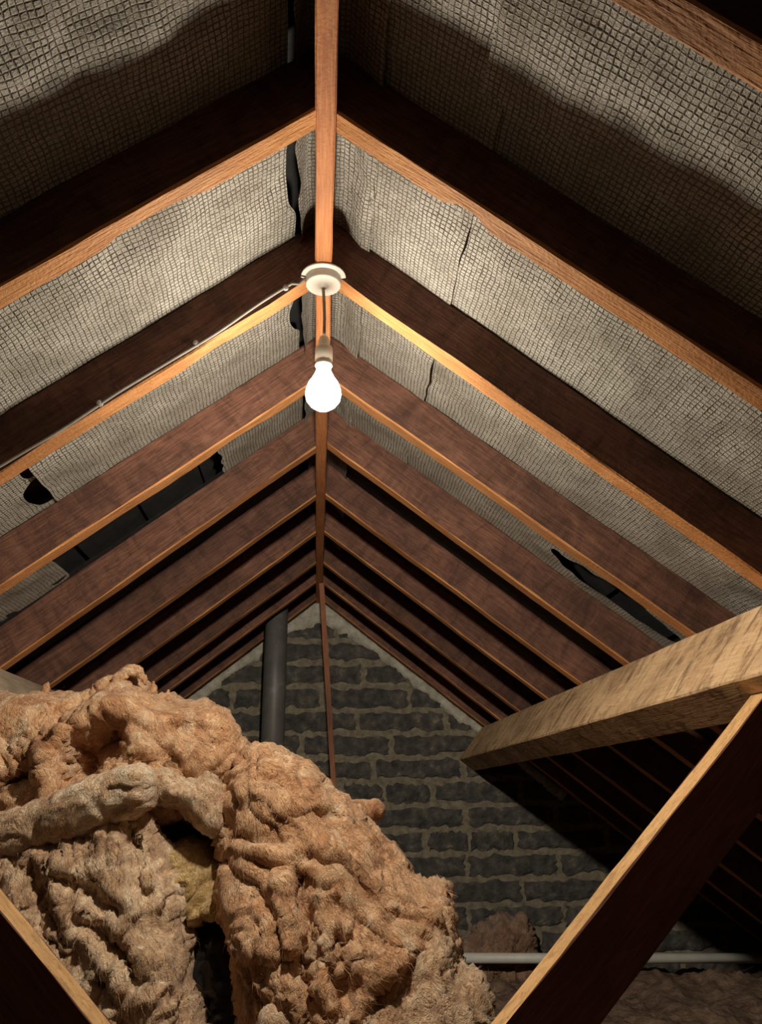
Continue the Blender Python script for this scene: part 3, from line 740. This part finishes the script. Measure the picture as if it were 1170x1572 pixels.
# torn clump at the foot of the roll
cl = wool_piece('insulation_clump', [(470, 1590), (500, 1555), (560, 1520), (610, 1490), (640, 1440), (672, 1425), (690, 1450), (700, 1480), (735, 1500), (756, 1540), (765, 1600), (775, 1800), (770, 2180), (500, 2180), (480, 1800)],
                1.72, M['wool_tan'], R=.08, front=.09, back=.10, lean=.22, res=.0052, seed=21, amp=(.018, .016, .007), stretch=(1.2, 1, 1.1), flow=1.0, fibres=9000, zfloor=FL)
tag(cl, 'torn tan insulation clump at the foot of the big pink roll, beside the right strut', 'insulation', 'loose glass wool insulation pieces')
# crumpled heap behind
heap = wool_piece('insulation_heap', [(-60, 1110), (-30, 1082), (20, 1064), (62, 1062), (72, 1050), (82, 1062), (130, 1070), (150, 1066), (160, 1058), (180, 1054), (205, 1056), (228, 1066), (240, 1072), (262, 1062), (278, 1074), (320, 1074), (348, 1088), (362, 1112), (392, 1134), (412, 1165), (390, 1215), (330, 1240), (240, 1262), (190, 1330), (180, 1500), (180, 1960), (-60, 1960)],
                  2.06, M['wool'], R=.12, front=.17, back=.2, lean=.12, res=.0056, seed=31, amp=(.022, .018, .007), stretch=(1, 1, 1), flow=-.5, fibres=14000, zfloor=FL,
                  creases=[('c', [(156, 1190), (170, 1158), (196, 1140)], .15, .030), ('c', [(215, 1098), (250, 1140), (290, 1178)], .025, .010), ('c', [(8, 1225), (20, 1165)], .03, .010), ('c', [(60, 1205), (105, 1180)], .025, .010), ('f', [(262, 1122), (300, 1118), (345, 1128)], .02, .010)])
tag(heap, 'crumpled heap of pink glass wool piled highest at the left under the rafters', 'insulation', 'loose glass wool insulation pieces')
def curl(parent, arc, Y0, rad, mat, seed):
    pts = [at(a, b2, Y0) for a, b2 in arc]
    path = []
    for i in range(len(pts)-1):
        for t in np.linspace(0, 1, 6, endpoint=(i == len(pts)-2)): path.append(pts[i]*(1-t)+pts[i+1]*t)
    v, f = tube(path, [rad*(1.25-.7*abs(2*k/(len(path)-1)-.6)) for k in range(len(path))], 12)
    v = np.array([tuple(p) for p in v]); c0 = np.array(parent.location)
    n = fbm(v*55, seed, 3)*rad*.55; dirs = rng.normal(size=(1, 3)); w = np.stack([n, fbm(v*55+9, seed+1, 3)*rad*.55, fbm(v*55+19, seed+2, 3)*rad*.55], 1)
    return link('curl', mesh('curl', v+w-c0, f, smooth=True), mat, parent)
curl(heap, [(176, 1070), (180, 1044), (196, 1029), (212, 1030), (222, 1040), (224, 1052)], 1.99, .013, M['wool'], 33)
curl(heap, [(232, 1072), (235, 1058), (237, 1046)], 2.0, .011, M['wool'], 34)
curl(heap, [(258, 1085), (256, 1068), (258, 1060)], 2.0, .012, M['wool'], 35)
curl(heap, [(150, 1075), (158, 1052), (172, 1042), (190, 1044)], 2.0, .016, M['wool'], 36)
curl(heap, [(66, 1075), (70, 1056), (76, 1048)], 2.0, .009, M['wool'], 37)
# folded batt: thick lip, and the sheet hanging below it
lip = wool_piece('insulation_batt', [(-160, 1330), (-150, 1290), (-60, 1262), (0, 1246), (70, 1222), (140, 1190), (190, 1170), (222, 1172), (234, 1190), (232, 1238), (215, 1250), (120, 1286), (40, 1314), (-60, 1345)],
                 1.77, M['wool_pale'], R=.038, front=.055, back=.12, lean=-.30, res=.0052, seed=41, amp=(.010, .005, .003), stretch=(.7, 1, 1.0), flow=.3, rag=.5, fibres=1600, flen=.012)
tag(lip, 'pale folded insulation batt with a thick rounded edge lying across the left heap', 'insulation', 'loose glass wool insulation pieces')
hang = wool_piece('insulation_sheet', [(-160, 1290), (0, 1275), (120, 1255), (215, 1225), (236, 1250), (248, 1295), (270, 1350), (288, 1410), (306, 1440), (308, 1500), (312, 1540), (330, 1590), (322, 1800), (312, 2060), (-160, 2060)],
                  1.88, M['wool_tan'], R=.10, front=.12, back=.16, lean=.10, res=.0052, seed=51, amp=(.022, .016, .006), stretch=(.75, 1, 1.4), flow=-1.3, rag=.8, fibres=13000, zfloor=FL,
                  creases=[('c', [(75, 1330), (100, 1400), (150, 1450)], .035, .012), ('c', [(120, 1340), (170, 1366), (205, 1392)], .03, .010), ('c', [(215, 1272), (224, 1330), (240, 1372)], .03, .010), ('c', [(150, 1402), (190, 1424), (232, 1475)], .035, .012), ('c', [(182, 1480), (174, 1570)], .04, .012), ('c', [(268, 1490), (290, 1565)], .02, .008)])
tag(hang, 'dirty tan insulation sheet hanging behind the bottom left strut', 'insulation', 'loose glass wool insulation pieces')
lump = wool_piece('insulation_lump', [(222, 1205), (232, 1180), (262, 1172), (290, 1190), (322, 1180), (344, 1200), (352, 1240), (348, 1275), (330, 1282), (300, 1268), (278, 1245), (240, 1240)],
                  1.88, M['wool_pale'], R=.06, front=.07, back=.12, lean=.2, res=.005, seed=61, amp=(.012, .007, .003), stretch=(1, 1, 1), flow=-.6, rag=.5, fibres=1200, flen=.012)
tag(lump, 'whitish torn insulation lump between the folded batt and the big roll', 'insulation', 'loose glass wool insulation pieces')
back_ = wool_piece('insulation_backing', [(180, 1250), (240, 1215), (330, 1205), (410, 1215), (430, 1400), (430, 1880), (170, 1880), (170, 1500)], 2.24, M['wool'], R=.08, front=.08, back=.10, res=.008, seed=65, amp=(.02, .016, .006), flow=.4, fibres=800, zfloor=FL)
tag(back_, 'shadowed insulation deep in the gap behind the yellow foam chunk', 'insulation', 'loose glass wool insulation pieces')
yel = wool_piece('foam_chunk', [(255, 1312), (285, 1300), (312, 1305), (325, 1325), (352, 1332), (356, 1378), (345, 1412), (315, 1404), (300, 1420), (275, 1395), (250, 1370)], 1.89, M['wool_yellow'], R=.022, front=.03, back=.12, lean=.25, res=.004, seed=71, amp=(.016, .014, .006), flow=.2, fibres=0)
tag(yel, 'yellow foam chunk wedged in the gap between insulation sheet and big roll', 'foam')
bag = wool_piece('plastic_bag', [(290, 1420), (330, 1412), (366, 1425), (380, 1500), (385, 1650), (380, 1950), (280, 1950), (280, 1600)], 1.90, M['bag'], R=.06, front=.05, back=.10, lean=.06, res=.006, seed=81, amp=(.018, .012, .002), fibres=0, zfloor=FL)
tag(bag, 'shiny black plastic bag in the gap beside the big pink roll', 'bag')
foot = wool_piece('insulation_scrap', [(392, 1640), (398, 1580), (405, 1548), (425, 1535), (448, 1542), (456, 1580), (452, 1640), (455, 2160), (395, 2160)], 1.66, M['wool_pale'], R=.03, front=.04, back=.06, res=.005, seed=91, amp=(.008, .008, .005), fibres=900, zfloor=FL)
tag(foot, 'small curled pale insulation scrap at the bottom edge before the big roll', 'insulation', 'loose glass wool insulation pieces')
# clump by the gable and flattened quilt on the right
gc = wool_piece('insulation_piece', [(700, 1520), (712, 1450), (735, 1420), (770, 1402), (806, 1402), (822, 1430), (830, 1470), (834, 1540)], 4.05, M['wool_dull'], R=.10, front=.12, back=.10, res=.007, seed=95, amp=(.025, .018, .008), flow=1.2, fibres=1500, zfloor=FL)
tag(gc, 'dull brown insulation piece slumped against the foot of the brick gable', 'insulation', 'loose glass wool insulation pieces')
nx, ny = 150, 190
X, Yg = np.meshgrid(np.linspace(.34, 2.15, nx), np.linspace(1.75, 4.17, ny), indexing='ij'); x = X.ravel(); y = Yg.ravel()
p3 = np.stack([x, y, x*0], 1)
ed = np.minimum(np.minimum(x-.34, 2.15-x), np.minimum(y-1.75, 4.17-y)); prof = np.sqrt(np.clip(ed/.12, 0, 1))
h = (.085+.06*fbm(p3*3.5, 201, 5, .55)+.022*np.abs(fbm(p3*11+fbm(p3*5, 9, 2)[:, None], 203, 3)))*prof
idx = np.arange(nx*ny).reshape(nx, ny)
F = np.stack([idx[:-1, :-1].ravel(), idx[1:, :-1].ravel(), idx[1:, 1:].ravel(), idx[:-1, 1:].ravel()], 1)
qu = link('insulation_quilt', mesh('insulation_quilt', np.stack([x-1.2, y-3, np.maximum(h, .002)], 1), F, smooth=True), M['debris']); qu.location = (1.2, 3, FL)
tag(qu, 'flattened dirty brown insulation quilt covering the floor under the pale pipe', 'insulation')

# ------------------------------------------------------------------ lift everything so that the floor is at zero
for o in list(col.objects):
    if o.parent is None and o is not cam: o.location.z += EYE
